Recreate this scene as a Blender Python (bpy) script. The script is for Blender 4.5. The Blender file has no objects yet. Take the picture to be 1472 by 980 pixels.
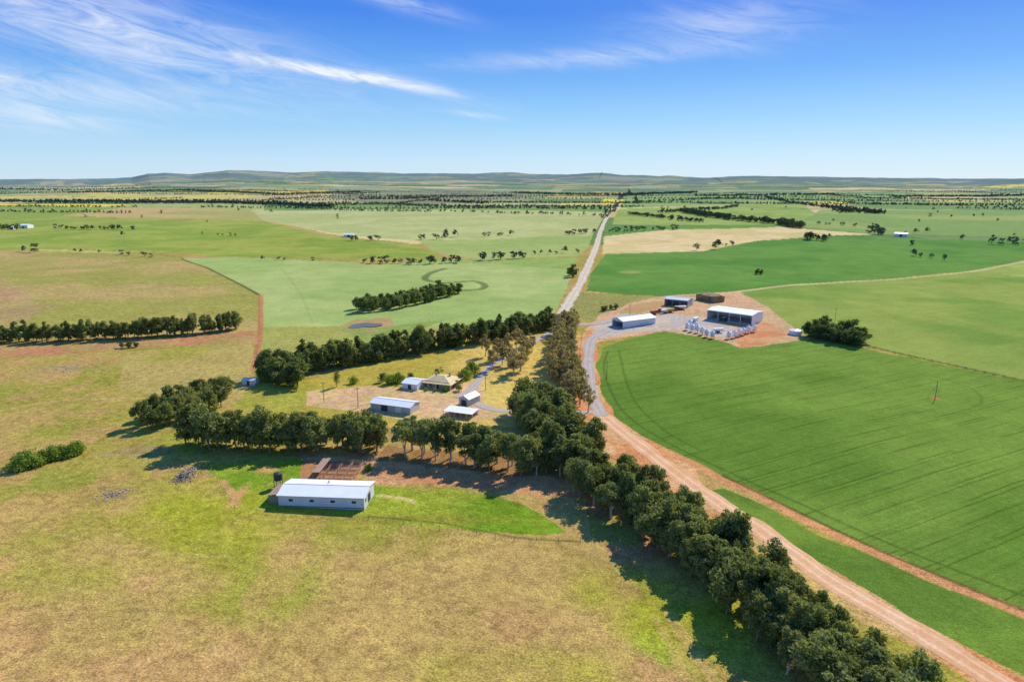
import bpy, math, random
import numpy as np
from mathutils import Vector
sc=bpy.context.scene
sc.view_settings.view_transform='Standard'; sc.view_settings.look='None'; sc.view_settings.exposure=0
random.seed(3)
RNG=np.random.default_rng(11)
CZ=90.0; PITCH=math.radians(13.195); CP=math.cos(PITCH); SP=math.sin(PITCH); FP=981.0
K=0.98
def s2l(c):
    c=c/255.0
    return c/12.92 if c<=0.04045 else ((c+0.055)/1.055)**2.4
def S(r,g,b,k=None):
    k=K if k is None else k
    return np.array([s2l(r)*k*1.07,s2l(g)*k*.95,s2l(b)*k*.84])
# ---------- noise / terrain ----------
def vn(x,y,seed=0.0):
    x=np.asarray(x,float); y=np.asarray(y,float)
    i=np.floor(x); j=np.floor(y); fx=x-i; fy=y-j
    fx=fx*fx*fx*(fx*(fx*6-15)+10); fy=fy*fy*fy*(fy*(fy*6-15)+10)
    def h(a,b):
        v=np.sin(a*127.1+b*311.7+seed*74.7)*43758.5453
        return v-np.floor(v)
    return (h(i,j)*(1-fx)+h(i+1,j)*fx)*(1-fy)+(h(i,j+1)*(1-fx)+h(i+1,j+1)*fx)*fy
def fbm(x,y,seed=0.0,o=4):
    s=0;a=.5;t=0
    for k in range(o):
        s=s+a*vn(x*2**k,y*2**k,seed+k*3.1); t+=a; a*=.5
    return s/t
def sst(a,b,x):
    t=np.clip((x-a)/(b-a),0,1); return t*t*(3-2*t)
HP=[(-900,95),(0,104),(150,116),(190,140),(215,214),(240,236),(275,208),(330,276),(380,262),(425,240),(470,270),(560,240),(640,256),(700,262),(760,236),(860,232),(900,192),(960,214),(1020,182),(1060,204),(1150,170),(1230,172),(1310,136),(1400,118),(1472,112),(2400,98)]
HX=[(p[0]-736)/981/1.027 for p in HP]; HY=[p[1]-26 for p in HP]
def hgt(x,y):
    x=np.asarray(x,float); y=np.asarray(y,float)
    r=np.hypot(x,y)
    h=3.6*(vn(x/170+3,y/170,1)-.5)+1.2*(vn(x/60,y/60,2)-.5)
    h=h*sst(20,120,r)
    h=h+4.0*np.exp(-((x+150)**2+(y-110)**2)/(90**2))
    h=h+12*(vn(x/900,y/900,5)-.5)*sst(900,2500,r)
    h=h+46*(vn(x/2300,y/1500,6)-.5)*sst(2500,7000,r)
    u=x/np.maximum(y,1)
    hh=np.interp(u,HX,HY)
    h=h+hh*(.2*sst(5200,7500,r)+.8*sst(9000,13500,r))
    h=h+135*(fbm(x/1500,y/1500,8,4)-.5)*sst(6500,11000,r)
    return h
def P(px,py):
    u=(px-736)/FP; v=(490-py)/FP
    dy=CP+v*SP; dz=v*CP-SP
    z=0.0
    for _ in range(10):
        t=(CZ-z)/(-dz); x=u*t; y=dy*t
        if math.hypot(x,y)>1500: 
            t=CZ/(-dz); return (u*t,dy*t)
        z=float(hgt(x,y))
    return (x,y)
def Z(x,y): return float(hgt(x,y))
# ---------- mesh helpers ----------
def link(ob,parent=None):
    sc.collection.objects.link(ob)
    if parent is not None: ob.parent=parent
    return ob
def np_mesh(name,V,Q,mats=(),mi=None,var=None,smooth=False):
    me=bpy.data.meshes.new(name)
    V=np.asarray(V,np.float32); Q=np.asarray(Q,np.int32)
    me.vertices.add(len(V)); me.vertices.foreach_set('co',V.ravel())
    me.loops.add(Q.size); me.loops.foreach_set('vertex_index',Q.ravel())
    me.polygons.add(len(Q))
    me.polygons.foreach_set('loop_start',np.arange(0,Q.size,4,dtype=np.int32))
    me.polygons.foreach_set('loop_total',np.full(len(Q),4,np.int32))
    for m in mats: me.materials.append(m)
    if mi is not None: me.polygons.foreach_set('material_index',np.asarray(mi,np.int32))
    me.polygons.foreach_set('use_smooth',np.full(len(Q),smooth,bool))
    me.update(calc_edges=True)
    if var is not None:
        a=me.attributes.new('var','FLOAT','FACE'); a.data.foreach_set('value',np.asarray(var,np.float32))
    return me
def mesh(name,V,F,mat,parent=None,smooth=False):
    me=bpy.data.meshes.new(name); me.from_pydata([tuple(v) for v in V],[],F); me.materials.append(mat)
    if smooth:
        for p in me.polygons: p.use_smooth=True
    me.update(); ob=bpy.data.objects.new(name,me); return link(ob,parent)
def box(name,x0,x1,y0,y1,z0,z1,mat,parent=None):
    V=[(x0,y0,z0),(x1,y0,z0),(x1,y1,z0),(x0,y1,z0),(x0,y0,z1),(x1,y0,z1),(x1,y1,z1),(x0,y1,z1)]
    F=[(0,3,2,1),(4,5,6,7),(0,1,5,4),(1,2,6,5),(2,3,7,6),(3,0,4,7)]
    return mesh(name,V,F,mat,parent)
def multibox(name,L,mat,parent=None):
    V=[];F=[]
    for (x0,x1,y0,y1,z0,z1) in L:
        b=len(V)
        V+=[(x0,y0,z0),(x1,y0,z0),(x1,y1,z0),(x0,y1,z0),(x0,y0,z1),(x1,y0,z1),(x1,y1,z1),(x0,y1,z1)]
        F+=[tuple(b+i for i in f) for f in [(0,3,2,1),(4,5,6,7),(0,1,5,4),(1,2,6,5),(2,3,7,6),(3,0,4,7)]]
    return mesh(name,V,F,mat,parent)
def slab(name,pts,th,mat,parent=None):
    n=len(pts)
    V=[tuple(p) for p in pts]+[(p[0],p[1],p[2]-th) for p in pts]
    F=[tuple(range(n)),tuple(range(2*n-1,n-1,-1))]+[(i,i+n,(i+1)%n+n,(i+1)%n) for i in range(n)]
    return mesh(name,V,F,mat,parent)
def lathe(name,prof,mat,parent=None,n=20,off=(0,0,0),axis='z'):
    V=[];F=[]
    for (r,z) in prof:
        for k in range(n):
            a=2*math.pi*k/n
            p=(r*math.cos(a),r*math.sin(a),z)
            if axis=='y': p=(p[0],p[2],p[1])
            V.append((p[0]+off[0],p[1]+off[1],p[2]+off[2]))
    for i in range(len(prof)-1):
        for k in range(n):
            F.append((i*n+k,i*n+(k+1)%n,(i+1)*n+(k+1)%n,(i+1)*n+k))
    F.append(tuple(range(n-1,-1,-1))); F.append(tuple((len(prof)-1)*n+k for k in range(n)))
    return mesh(name,V,F,mat,parent)
def empty(name,x,y,z,yaw=0):
    e=bpy.data.objects.new(name,None); e.empty_display_size=1; e.location=(x,y,z); e.rotation_euler=(0,0,yaw); return link(e)
# ---------- materials ----------
class NT:
    def __init__(s,nt): s.t=nt; s.t.nodes.clear()
    def n(s,ty,**kw):
        nd=s.t.nodes.new(ty)
        for k,v in kw.items(): setattr(nd,k,v)
        return nd
    def l(s,a,b): s.t.links.new(a,b)
    def put(s,inp,v):
        if isinstance(v,(int,float)): inp.default_value=v
        elif isinstance(v,(tuple,list)): inp.default_value=v
        else: s.l(v,inp)
    def m(s,op,a,b=0.0,c=None,clamp=False):
        nd=s.n('ShaderNodeMath',operation=op,use_clamp=clamp)
        s.put(nd.inputs[0],a); s.put(nd.inputs[1],b)
        if c is not None: s.put(nd.inputs[2],c)
        return nd.outputs[0]
    def mix(s,f,a,b,bt='MIX'):
        nd=s.n('ShaderNodeMix',data_type='RGBA',blend_type=bt)
        s.put(nd.inputs[0],f); s.put(nd.inputs[6],a); s.put(nd.inputs[7],b)
        return nd.outputs[2]
    def noise(s,vec,scale,detail=4,rough=.55,dist=0):
        nd=s.n('ShaderNodeTexNoise'); s.l(vec,nd.inputs['Vector'])
        nd.inputs['Scale'].default_value=scale; nd.inputs['Detail'].default_value=detail
        nd.inputs['Roughness'].default_value=rough; nd.inputs['Distortion'].default_value=dist
        return nd.outputs['Fac']
    def rng(s,v,a,b,c,d):
        nd=s.n('ShaderNodeMapRange'); s.put(nd.inputs[0],v)
        for i,q in enumerate((a,b,c,d)): nd.inputs[i+1].default_value=q
        return nd.outputs[0]
    def scale(s,col,f):
        nd=s.n('ShaderNodeVectorMath',operation='SCALE'); s.l(col,nd.inputs[0]); s.put(nd.inputs['Scale'],f); return nd.outputs[0]
def c4(c): return (float(c[0]),float(c[1]),float(c[2]),1.0)
def newmat(name):
    m=bpy.data.materials.new(name); m.use_nodes=True; return m,NT(m.node_tree)
def simple(name,c,rough=.8,metal=0.0,nscale=1.0,namt=.15,stripe=0.0,spec=.3):
    m,t=newmat(name)
    tc=t.n('ShaderNodeTexCoord'); o=t.n('ShaderNodeOutputMaterial'); b=t.n('ShaderNodeBsdfPrincipled')
    f=t.rng(t.noise(tc.outputs['Object'],nscale,3,.6),.25,.75,1-namt,1+namt)
    if stripe>0:
        sx=t.n('ShaderNodeSeparateXYZ'); t.l(tc.outputs['Object'],sx.inputs[0])
        w=t.m('SINE',t.m('MULTIPLY',sx.outputs[0],2*math.pi/0.76))
        f=t.m('MULTIPLY',f,t.m('ADD',1.0,t.m('MULTIPLY',w,stripe)))
        bp=t.n('ShaderNodeBump'); bp.inputs['Strength'].default_value=.3; bp.inputs['Distance'].default_value=.03
        t.l(w,bp.inputs['Height']); t.l(bp.outputs[0],b.inputs['Normal'])
    rgb=t.n('ShaderNodeRGB'); rgb.outputs[0].default_value=c4(c)
    t.l(t.scale(rgb.outputs[0],f),b.inputs['Base Color'])
    b.inputs['Roughness'].default_value=rough; b.inputs['Metallic'].default_value=metal
    b.inputs['Specular IOR Level'].default_value=spec
    t.l(b.outputs[0],o.inputs[0]); return m
def leafmat(name,c1,c2,trans=.4):
    m,t=newmat(name)
    o=t.n('ShaderNodeOutputMaterial'); at=t.n('ShaderNodeAttribute',attribute_name='var'); oi=t.n('ShaderNodeObjectInfo')
    f=t.m('ADD',t.m('MULTIPLY',at.outputs['Fac'],.75),t.m('MULTIPLY',oi.outputs['Random'],.5),clamp=True)
    col=t.mix(f,c4(c1),c4(c2))
    d=t.n('ShaderNodeBsdfDiffuse'); t.l(col,d.inputs[0])
    if trans<=0: t.l(d.outputs[0],o.inputs[0]); return m
    tr=t.n('ShaderNodeBsdfTranslucent'); t.l(t.mix(1.0,col,(1.15,1.2,.55,1),'MULTIPLY'),tr.inputs[0])
    ms=t.n('ShaderNodeMixShader'); ms.inputs[0].default_value=trans
    t.l(d.outputs[0],ms.inputs[1]); t.l(tr.outputs[0],ms.inputs[2]); t.l(ms.outputs[0],o.inputs[0]); return m
M={}
M['leaf']=leafmat('acacia_foliage',(.115,.14,.042),(.35,.37,.13),.44)
M['leafgum']=leafmat('gum_foliage',(.25,.20,.09),(.50,.40,.21),.45)
M['leafbright']=leafmat('shrub_foliage',(.16,.24,.04),(.32,.42,.08))
M['leafdark']=leafmat('dark_foliage',(.085,.12,.04),(.24,.28,.10))
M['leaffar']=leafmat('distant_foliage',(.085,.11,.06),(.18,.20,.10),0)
M['leafhaze']=leafmat('hazed_far_foliage',(.09,.13,.095),(.16,.20,.145),0)  # leaf colour with distance haze painted in, greyer and bluer than leaffar
M['bark']=simple('bark',(.25,.19,.14),.9,0,2,.35)
M['barkpale']=simple('pale_bark',(.5,.43,.34),.9,0,2,.3)
M['steel']=simple('steel_cladding',(.68,.70,.73),.5,.0,.4,.06,.05)
M['steellight']=simple('light_cladding',(.78,.79,.80),.5,0,.4,.05,.05)
M['roofwhite']=simple('white_roof',(.87,.87,.86),.5,0,.3,.05,.03)
M['roofgrey']=simple('grey_roof',(.62,.64,.65),.5,0,.3,.1,.05)
M['roofgreen']=simple('palegreen_cladding',(.46,.50,.48),.6,0,.4,.08,.05)
M['rooftan']=simple('tan_roof',(.74,.57,.28),.7,0,.5,.12,.03)
M['stone']=simple('stone_wall',(.45,.38,.28),.9,0,3,.2)
M['glass']=simple('window_glass',(.03,.035,.045),.15,0,1,.1,0,.6)
M['frame']=simple('window_frame',(.75,.75,.73),.6)
M['dark']=simple('dark_steel',(.06,.06,.065),.6)
M['rust']=simple('rusty_rail',(.42,.27,.18),.85,0,2,.3)
M['timber']=simple('weathered_timber',(.30,.25,.19),.9,0,2,.3)
M['hay']=simple('hay',(.30,.21,.11),.95,0,1.5,.35)
M['hayb']=simple('hay_dark_bale',(.20,.14,.08),.95,0,1.5,.35)  # darker hay tone, given to randomly picked bales
M['rock']=simple('rock',(.40,.31,.20),.95,0,1.5,.4,0,.05)
M['stick']=simple('dead_wood',(.52,.41,.29),.95,0,1.5,.3,0,.05)
M['white']=simple('white_paint',(.82,.82,.82),.4,0,1,.05)
M['red']=simple('red_paint',(.35,.04,.03),.4,0,1,.1)
M['green']=simple('green_paint',(.04,.16,.05),.4,0,1,.1)
M['yellow']=simple('yellow_paint',(.6,.38,.04),.4,0,1,.1)
M['rubber']=simple('tyre_rubber',(.025,.025,.025),.9)
M['concrete']=simple('concrete',(.5,.48,.45),.9,0,.8,.12)
m,t=newmat('dam_water'); o=t.n('ShaderNodeOutputMaterial'); b=t.n('ShaderNodeBsdfPrincipled')
b.inputs['Base Color'].default_value=(.15,.155,.13,1); b.inputs['Roughness'].default_value=.35; b.inputs['Specular IOR Level'].default_value=.2; t.l(b.outputs[0],o.inputs[0]); M['water']=m
def roadmat(name,c1,c2,crut):
    m,t=newmat(name); o=t.n('ShaderNodeOutputMaterial'); b=t.n('ShaderNodeBsdfDiffuse'); tc=t.n('ShaderNodeTexCoord')
    at=t.n('ShaderNodeAttribute',attribute_name='lat')
    a=t.m('ABSOLUTE',at.outputs['Fac'])
    rut=t.m('SUBTRACT',1.0,t.m('MULTIPLY',t.m('ABSOLUTE',t.m('SUBTRACT',a,.42)),4.5),clamp=True)
    n1=t.noise(tc.outputs['Object'],.12,4,.65); n2=t.noise(tc.outputs['Object'],1.3,3,.7)
    col=t.mix(t.rng(n1,.35,.65,0,1),c4(c1),c4(c2))
    col=t.mix(t.m('MULTIPLY',rut,t.rng(n1,.3,.7,.3,.9)),col,c4(crut))
    t.l(t.scale(col,t.rng(n2,.25,.75,.82,1.16)),b.inputs['Color'])
    t.l(b.outputs[0],o.inputs[0]); return m
M['dirt']=roadmat('dirt_road_surface',S(212,168,124),S(224,188,150),S(240,218,188))
M['gravel']=roadmat('gravel_road_surface',S(170,168,164),S(184,180,174),S(198,196,192))
M['paleroad']=roadmat('limestone_road_surface',S(196,190,164),S(208,202,182),S(226,222,210))
# ---------- ground ----------
d=np.radians(np.linspace(52,2.0,840)); r1=CZ/np.tan(d); r2=np.geomspace(r1[-1]*1.012,48000,190); rr=np.concatenate([r1,r2])
az=np.radians(np.concatenate([np.linspace(-66,-41,90,endpoint=False),np.linspace(-41,41,1420),np.linspace(41,66,91)[1:]]))
R_,A_=np.meshgrid(rr,az,indexing='ij')
X=(R_*np.sin(A_)).ravel(); Y=(R_*np.cos(A_)).ravel(); N=len(X)
Rr=np.hypot(X,Y); Hh=hgt(X,Y)
nr,na=len(rr),len(az)
th=math.radians(9.1); U=X*math.cos(th)-Y*math.sin(th); Vv=X*math.sin(th)+Y*math.cos(th)
Uw=U+60*(vn(X/900,Y/900,21)-.5); Vw=Vv+90*(vn(X/1100,Y/1100,22)-.5)
def h1(a,b,s): 
    v=np.sin(a*12.9898+b*78.233+s)*43758.5453; return v-np.floor(v)
RW=430
rowi=np.floor(Vw/RW); off=h1(rowi,0*rowi,3)*900; wid_=(560+520*h1(rowi,0*rowi,5)); coli=np.floor((Uw+off)/wid_)
hsh=h1(rowi,coli,1.7)
pal=np.array([S(130,158,88),S(160,174,102),S(110,146,74),S(184,180,122),S(182,166,116),S(102,134,76),S(212,194,142),S(150,166,110),S(122,148,88),S(232,214,70),S(168,174,112),S(196,180,124),S(186,176,108),S(118,150,78)])
idx=np.minimum((hsh*len(pal)).astype(int),len(pal)-1)
COL=pal[idx].copy()
can=(idx==9)&(Rr<2900); COL[can]=pal[3]
n60=fbm(X/70,Y/70,31,4); n12=fbm(X/14,Y/14,33,3); n250=fbm(X/300,Y/300,35,3); n30=fbm(X/28,Y/28,37,4)
COL*= (0.86+.28*n250)[:,None]
TRAM=np.zeros(N,np.float32); ROUGH=np.full(N,.5,np.float32)
wx=X+ (n12-.5)*3.2; wy=Y+(vn(X/9,Y/9,40)-.5)*3.0
def inside(poly):
    px=np.array([p[0] for p in poly]); py=np.array([p[1] for p in poly])
    sel=np.nonzero((wx>px.min())&(wx<px.max())&(wy>py.min())&(wy<py.max())&(Rr<5800))[0]
    x=wx[sel];y=wy[sel]; ins=np.zeros(len(sel),bool); n=len(px)
    for i in range(n):
        j=(i-1)%n
        if py[i]==py[j]: continue
        c=((py[i]>y)!=(py[j]>y))&(x<(px[j]-px[i])*(y-py[i])/(py[j]-py[i])+px[i]); ins^=c
    return sel[ins]
def paint(pts,c1,c2=None,src=None,lo=.4,hi=.6,tram=0,rough=.5):
    s=inside([P(*p) for p in pts])
    c1=S(*c1)
    if c2 is None: COL[s]=c1*(0.94+.12*n60[s])[:,None]
    else:
        c2=S(*c2); src_=n60 if src is None else src
        f=sst(lo,hi,src_[s])[:,None]; COL[s]=c1*(1-f)+c2*f
    TRAM[s]=tram; ROUGH[s]=rough
def segd(pts):
    x0=min(p[0] for p in pts)-40;x1=max(p[0] for p in pts)+40;y0=min(p[1] for p in pts)-40;y1=max(p[1] for p in pts)+40
    s=np.nonzero((X>x0)&(X<x1)&(Y>y0)&(Y<y1))[0]; dd=np.full(len(s),1e9)
    for a,b in zip(pts[:-1],pts[1:]):
        ax,ay=a;bx,by=b;ux,uy=bx-ax,by-ay;L2=ux*ux+uy*uy+1e-9
        tt=np.clip(((X[s]-ax)*ux+(Y[s]-ay)*uy)/L2,0,1)
        dd=np.minimum(dd,np.hypot(X[s]-ax-tt*ux,Y[s]-ay-tt*uy))
    return s,dd
def spline(w,step=3.0):
    out=[]; n=len(w)
    for i in range(n-1):
        p0=w[max(i-1,0)];p1=w[i];p2=w[i+1];p3=w[min(i+2,n-1)]
        L=math.hypot(p2[0]-p1[0],p2[1]-p1[1]); k=max(2,int(L/step)); k=min(k,80)
        for q in range(k):
            tt=q/k
            out.append(tuple(.5*((2*p1[c])+(-p0[c]+p2[c])*tt+(2*p0[c]-5*p1[c]+4*p2[c]-p3[c])*tt*tt+(-p0[c]+3*p1[c]-3*p2[c]+p3[c])*tt**3) for c in (0,1)))
    out.append(w[-1]); return out
def smooth_pts(pts,step=3.0): return spline([P(*p) for p in pts],step)
def pline(pts,w,c,a=1.0,soft=.6,curved=True):
    pp=smooth_pts(pts,8) if curved else [P(*p) for p in pts]
    s,dd=segd(pp); ww=w/2*(.75+.5*n12[s])
    f=(1-sst(ww*(1-soft*.5),ww*(1+soft),dd))*a; f=f[:,None]
    COL[s]=COL[s]*(1-f)+S(*c)*f; TRAM[s]*=(1-f[:,0])
def pblob(px,py,rx,ry,c,a=1.0):
    x0,y0=P(px,py); R=max(rx,ry)*1.9
    s=np.nonzero((abs(X-x0)<R)&(abs(Y-y0)<R))[0]
    q=np.hypot((X[s]-x0)/rx,(Y[s]-y0)/ry)+ (n12[s]-.5)*1.4
    f=((1-sst(.3,1.15,q))*a)[:,None]; COL[s]=COL[s]*(1-f)+S(*c)*f
near=np.nonzero(Rr<1000)[0]
f=sst(.38,.62,n60[near]*.5+n30[near]*.5)[:,None]; COL[near]=S(178,156,94)*(1-f)+S(158,152,72)*f
f=(sst(.56,.74,n30[near])*.6)[:,None]; COL[near]=COL[near]*(1-f)+S(138,148,60)*f
f=(sst(.54,.72,n12[near])*.5)[:,None]; COL[near]=COL[near]*(1-f)+S(188,150,104)*f; ROUGH[near]=1
paint([(-200,276),(300,277),(500,276),(300,287),(-200,290)],(208,198,96),(170,172,104),n250,.45,.6)
paint([(300,277),(470,276),(468,279),(300,281)],(236,218,66),(220,206,80),n250)
paint([(480,276),(760,276),(770,288),(540,294),(470,285)],(136,140,98),(146,154,102),n250)
paint([(-200,300),(60,296),(360,302),(390,318),(360,318),(-200,318)],(190,168,112),(162,166,92),n250,.42,.6)
paint([(-200,318),(100,312),(390,318),(470,336),(600,352),(640,370),(500,372),(300,368),(260,362),(50,358),(-200,362)],(132,158,62),(154,168,76),n60,.35,.65)
paint([(-300,298),(60,294),(170,300),(60,316),(-300,324)],(136,160,66))
paint([(395,300),(560,298),(870,306),(868,314),(852,338),(600,346),(470,334),(380,318),(360,302)],(170,182,116),(182,192,128),n60,.35,.65)
paint([(380,292),(880,294),(872,306),(500,301),(380,303)],(110,148,70),(128,156,80))
paint([(600,346),(852,338),(845,356),(830,368),(700,374),(640,368)],(150,174,98),(162,180,106))
paint([(620,372),(700,374),(830,370),(820,388),(700,380),(560,380)],(144,172,92))
paint([(-300,362),(50,360),(260,368),(372,420),(374,478),(-300,498)],(176,160,100),(156,156,80),n60,.38,.62,rough=1)
paint([(-300,392),(0,395),(60,440),(20,480),(-300,498)],(176,150,106),(168,156,96),n60,.4,.6,rough=1)
paint([(-300,500),(100,497),(250,486),(368,474),(364,492),(200,500),(60,512),(-300,520)],(182,134,96),(172,148,94),n12,.4,.62,rough=1)
paint([(180,505),(362,492),(366,540),(350,590),(240,570),(170,560)],(156,154,70),(174,160,94),n60,.4,.6,rough=1)
paint([(262,371),(330,369),(520,378),(620,378),(700,378),(825,388),(812,420),(796,452),(700,466),(540,478),(400,486),(378,470),(374,424),(320,396)],(154,180,104),(168,188,116),n60,.35,.65,tram=.25,rough=.3)
paint([(374,470),(540,470),(640,460),(560,490),(440,500),(372,530)],(136,160,82),(162,166,88),n60,rough=.9)
paint([(490,468),(512,459),(560,457),(566,468),(530,478),(485,476)],(176,150,104),(150,156,86),n12,.42,.6)
paint([(372,560),(440,545),(520,528),(700,490),(798,470),(836,470),(832,560),(845,598),(745,612),(600,612),(430,602),(330,585)],(202,180,100),(172,162,70),n60,.42,.66,rough=.9)
paint([(330,585),(372,552),(440,548),(460,560),(430,590),(400,600)],(142,156,52),(160,162,70),n60,rough=.9)
paint([(440,562),(520,555),(600,560),(650,556),(690,545),(700,560),(690,585),(740,590),(738,602),(600,606),(500,590),(440,582)],(206,176,132),(200,182,120),n12,.42,.62,rough=.8)
paint([(690,545),(735,540),(745,560),(735,585),(695,584)],(208,188,104),(198,176,96),n60,rough=.8)
paint([(820,420),(905,424),(960,428),(900,445),(858,458),(800,462)],(148,150,86),(170,160,98),n60,rough=1)
paint([(843,418),(850,392),(872,364),(1010,362),(1090,346),(1240,340),(1600,352),(1600,350),(1560,362),(1390,390),(1170,408),(1060,418),(960,426),(905,424)],(88,138,58),(104,148,66),n60,.35,.65,tram=.3,rough=.3)
paint([(868,340),(960,328),(1100,325),(1262,337),(1090,346),(1010,361),(866,365)],(216,200,148),(202,190,130),n60,.4,.62)
paint([(1058,419),(1170,409),(1385,391),(1700,420),(1700,605),(1472,548),(1250,498),(1235,480),(1160,484),(1130,462),(1098,440)],(120,152,68),(144,164,80),n60,.35,.65,tram=.3,rough=.3)
paint([(1385,391),(1560,362),(1700,350),(1700,420)],(160,178,94),(146,168,84))
paint([(874,330),(960,326),(1130,322),(1110,327),(960,330),(868,340)],(102,148,66))
paint([(890,300),(1150,290),(1180,310),(1130,322),(960,324),(880,322)],(154,176,90),(138,164,80),n60)
paint([(1180,300),(1700,300),(1700,345),(1260,336),(1140,325)],(130,160,88),(154,172,98),n250,.4,.6)
paint([(900,277),(1300,276),(1300,290),(1150,290),(892,298)],(144,170,94),(126,156,86),n250)
paint([(1330,286),(1480,285),(1500,289),(1340,290)],(214,206,100),(190,188,104),n250)
paint([(840,474),(862,452),(905,436),(950,426),(1005,426),(1060,418),(1100,440),(1130,462),(1160,484),(1120,494),(1060,500),(1000,488),(955,476),(900,484),(858,492)],(206,168,132),(194,170,128),n12,.4,.62,rough=.9)
paint([(850,470),(900,454),(965,452),(1010,456),(1060,472),(1040,486),(980,474),(900,478),(860,486)],(188,182,172),(198,186,168),n12,.4,.62,rough=.7)
paint([(900,440),(950,432),(960,440),(920,450),(890,452)],(194,150,108),(178,158,106),n12)
paint([(1050,476),(1098,462),(1134,480),(1110,492),(1064,500)],(198,142,98),(208,160,116),n12)
paint([(866,500),(905,486),(958,476),(1040,490),(1064,500),(1160,488),(1240,500),(1472,548),(1750,620),(1750,1000),(1472,876),(1300,808),(1150,738),(1040,686),(1000,668),(930,630),(880,596),(864,560),(858,525)],(96,132,50),(114,146,60),n60,.35,.65,tram=1,rough=.4)
paint([(1012,706),(1040,702),(1150,756),(1300,820),(1472,886),(1700,980),(1700,1120),(1472,975),(1400,936),(1200,818),(1100,762)],(96,130,50),(112,144,56),n30,.35,.65,tram=0,rough=.45)
paint([(812,606),(820,560),(824,520),(830,486),(846,474),(858,490),(858,525),(864,560),(880,596),(930,630),(1000,668),(1012,706),(1100,762),(1200,818),(1400,936),(1560,1030),(1500,1040),(1330,940),(1180,856),(1060,776),(960,722),(890,672),(850,640)],(204,148,100),(208,170,124),n12,.4,.6,rough=.9)
paint([(300,668),(420,660),(455,662),(450,690),(545,698),(640,706),(720,716),(780,740),(812,764),(740,768),(640,756),(530,744),(400,736),(338,728),(318,700)],(112,148,38),(144,160,56),n30,.4,.62,rough=1)
paint([(400,655),(560,650),(700,672),(840,682),(850,700),(826,716),(760,712),(640,700),(545,694),(520,680)],(192,142,100),(196,156,114),n12,.4,.6,rough=1)
paint([(440,662),(525,662),(512,692),(432,692)],(188,138,98),(170,128,90),n12)
paint([(560,640),(700,655),(850,672),(850,690),(700,680),(540,660)],(176,128,90),(154,124,82),n12,rough=1)
paint([(835,690),(870,700),(1000,812),(1110,925),(1200,1010),(1070,1010),(960,880),(850,770)],(178,136,94),(152,146,74),n12,.4,.6,rough=1)
paint([(200,640),(330,600),(390,655),(300,668),(200,668),(150,660)],(150,154,64),(168,158,82),n12,.4,.6,rough=1)
s=np.nonzero((Rr<230)&(X>-230)&(X<90)&(COL[:,0]>COL[:,1]*.85))[0]
gx=np.exp(-((X[s]-18)**2/52**2+(Y[s]-130)**2/34**2))+.75*np.exp(-((X[s]+85)**2/30**2+(Y[s]-172)**2/22**2))
f=np.clip(gx*1.2*sst(.3,.62,n60[s]*.4+n30[s]*.6),0,.8)[:,None]
COL[s]=COL[s]*(1-f)+S(156,164,46)*f
pblob(940,930,5,6,(136,168,30),.6); pblob(955,950,3,4,(130,166,30),.6); pblob(560,745,40,3,(140,134,60),.5)
pblob(165,708,7,6,(150,126,94),.6); pblob(90,530,16,16,(164,146,116),.6); pblob(200,650,13,6,(154,130,102),.6); pblob(385,674,5,4,(200,160,100),.9)
pblob(340,715,2,9,(196,154,104),.9); pblob(1344,572,2.2,2.2,(200,130,86),1); pblob(912,391,14,14,(170,166,100),.7); pblob(10,450,25,40,(162,138,104),.5)
pline([(1472,882),(1300,812),(1150,744),(1080,706),(1040,690),(1000,668),(960,648)],3.2,(200,148,102))
pline([(1560,915),(1472,877),(1300,806),(1150,737),(1040,684)],1.2,(60,66,34),.6)
pline([(960,426),(1060,419),(1170,408),(1300,400),(1390,391),(1480,374),(1600,350)],5,(200,186,138),.9)
pline([(1165,488),(1250,498),(1472,547),(1700,604)],2.2,(70,84,42),.8,curved=False)
pline([(366,315),(400,322),(440,331),(480,340)],10,(196,154,104),.8)
pline([(480,340),(560,350),(620,360),(650,370),(720,378)],6,(180,158,102),.7)
pline([(262,372),(320,396),(373,424)],2.5,(70,84,44),.8,curved=False)
pline([(375,424),(374,478),(366,530)],3.4,(180,130,88),.9,curved=False)
pline([(110,357),(262,370)],4,(104,112,60),.6,curved=False)
pline([(640,386),(618,393),(612,402),(640,407),(680,404),(697,410),(690,416),(660,418)],6,(74,92,52),.7)
pline([(-100,355),(50,358),(260,366),(520,374)],5,(156,150,84),.5,curved=False)
pline([(874,504),(868,530),(882,570),(905,600),(960,636),(1060,684),(1160,728),(1300,790),(1472,856)],1.1,(58,84,30),.45)
pline([(890,504),(898,540),(915,580),(960,622),(1010,648)],1.1,(58,84,30),.4)
pline([(1340,540),(1400,560),(1410,580),(1380,590)],1.1,(66,92,36),.3)
pline([(320,692),(332,706),(340,725)],2.5,(190,154,104),.8)
pline([(545,712),(580,716),(596,722)],1.6,(200,180,130),.7)
pline([(530,742),(640,752),(740,772),(832,778)],1.0,(96,98,48),.6)
pline([(960,880),(1000,940),(1040,1000)],2,(192,164,108),.5); pline([(940,885),(975,950),(1000,1000)],1.5,(192,164,108),.35)
pline([(0,590),(90,575),(200,572),(330,576)],1.6,(188,170,112),.6)
pline([(60,760),(180,790),(330,800)],1.2,(190,168,110),.3); pline([(0,830),(200,870),(380,980)],1.2,(190,168,110),.3)
pline([(400,380),(430,420),(450,465)],1.5,(140,164,92),.4)
dk=sst(.57,.63,fbm(Uw/700,Vw/220,50,4))*sst(3500,7000,Rr)*.75
COL=COL*(1-dk[:,None])+S(88,108,80)*dk[:,None]
fr_=np.abs((Vw/RW)%1-.5)*2; eb=(fr_>(1-26*(1+Rr/6000)/RW))*(h1(rowi,coli,9.1)>.4)*(Rr>2600)*.65
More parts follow.
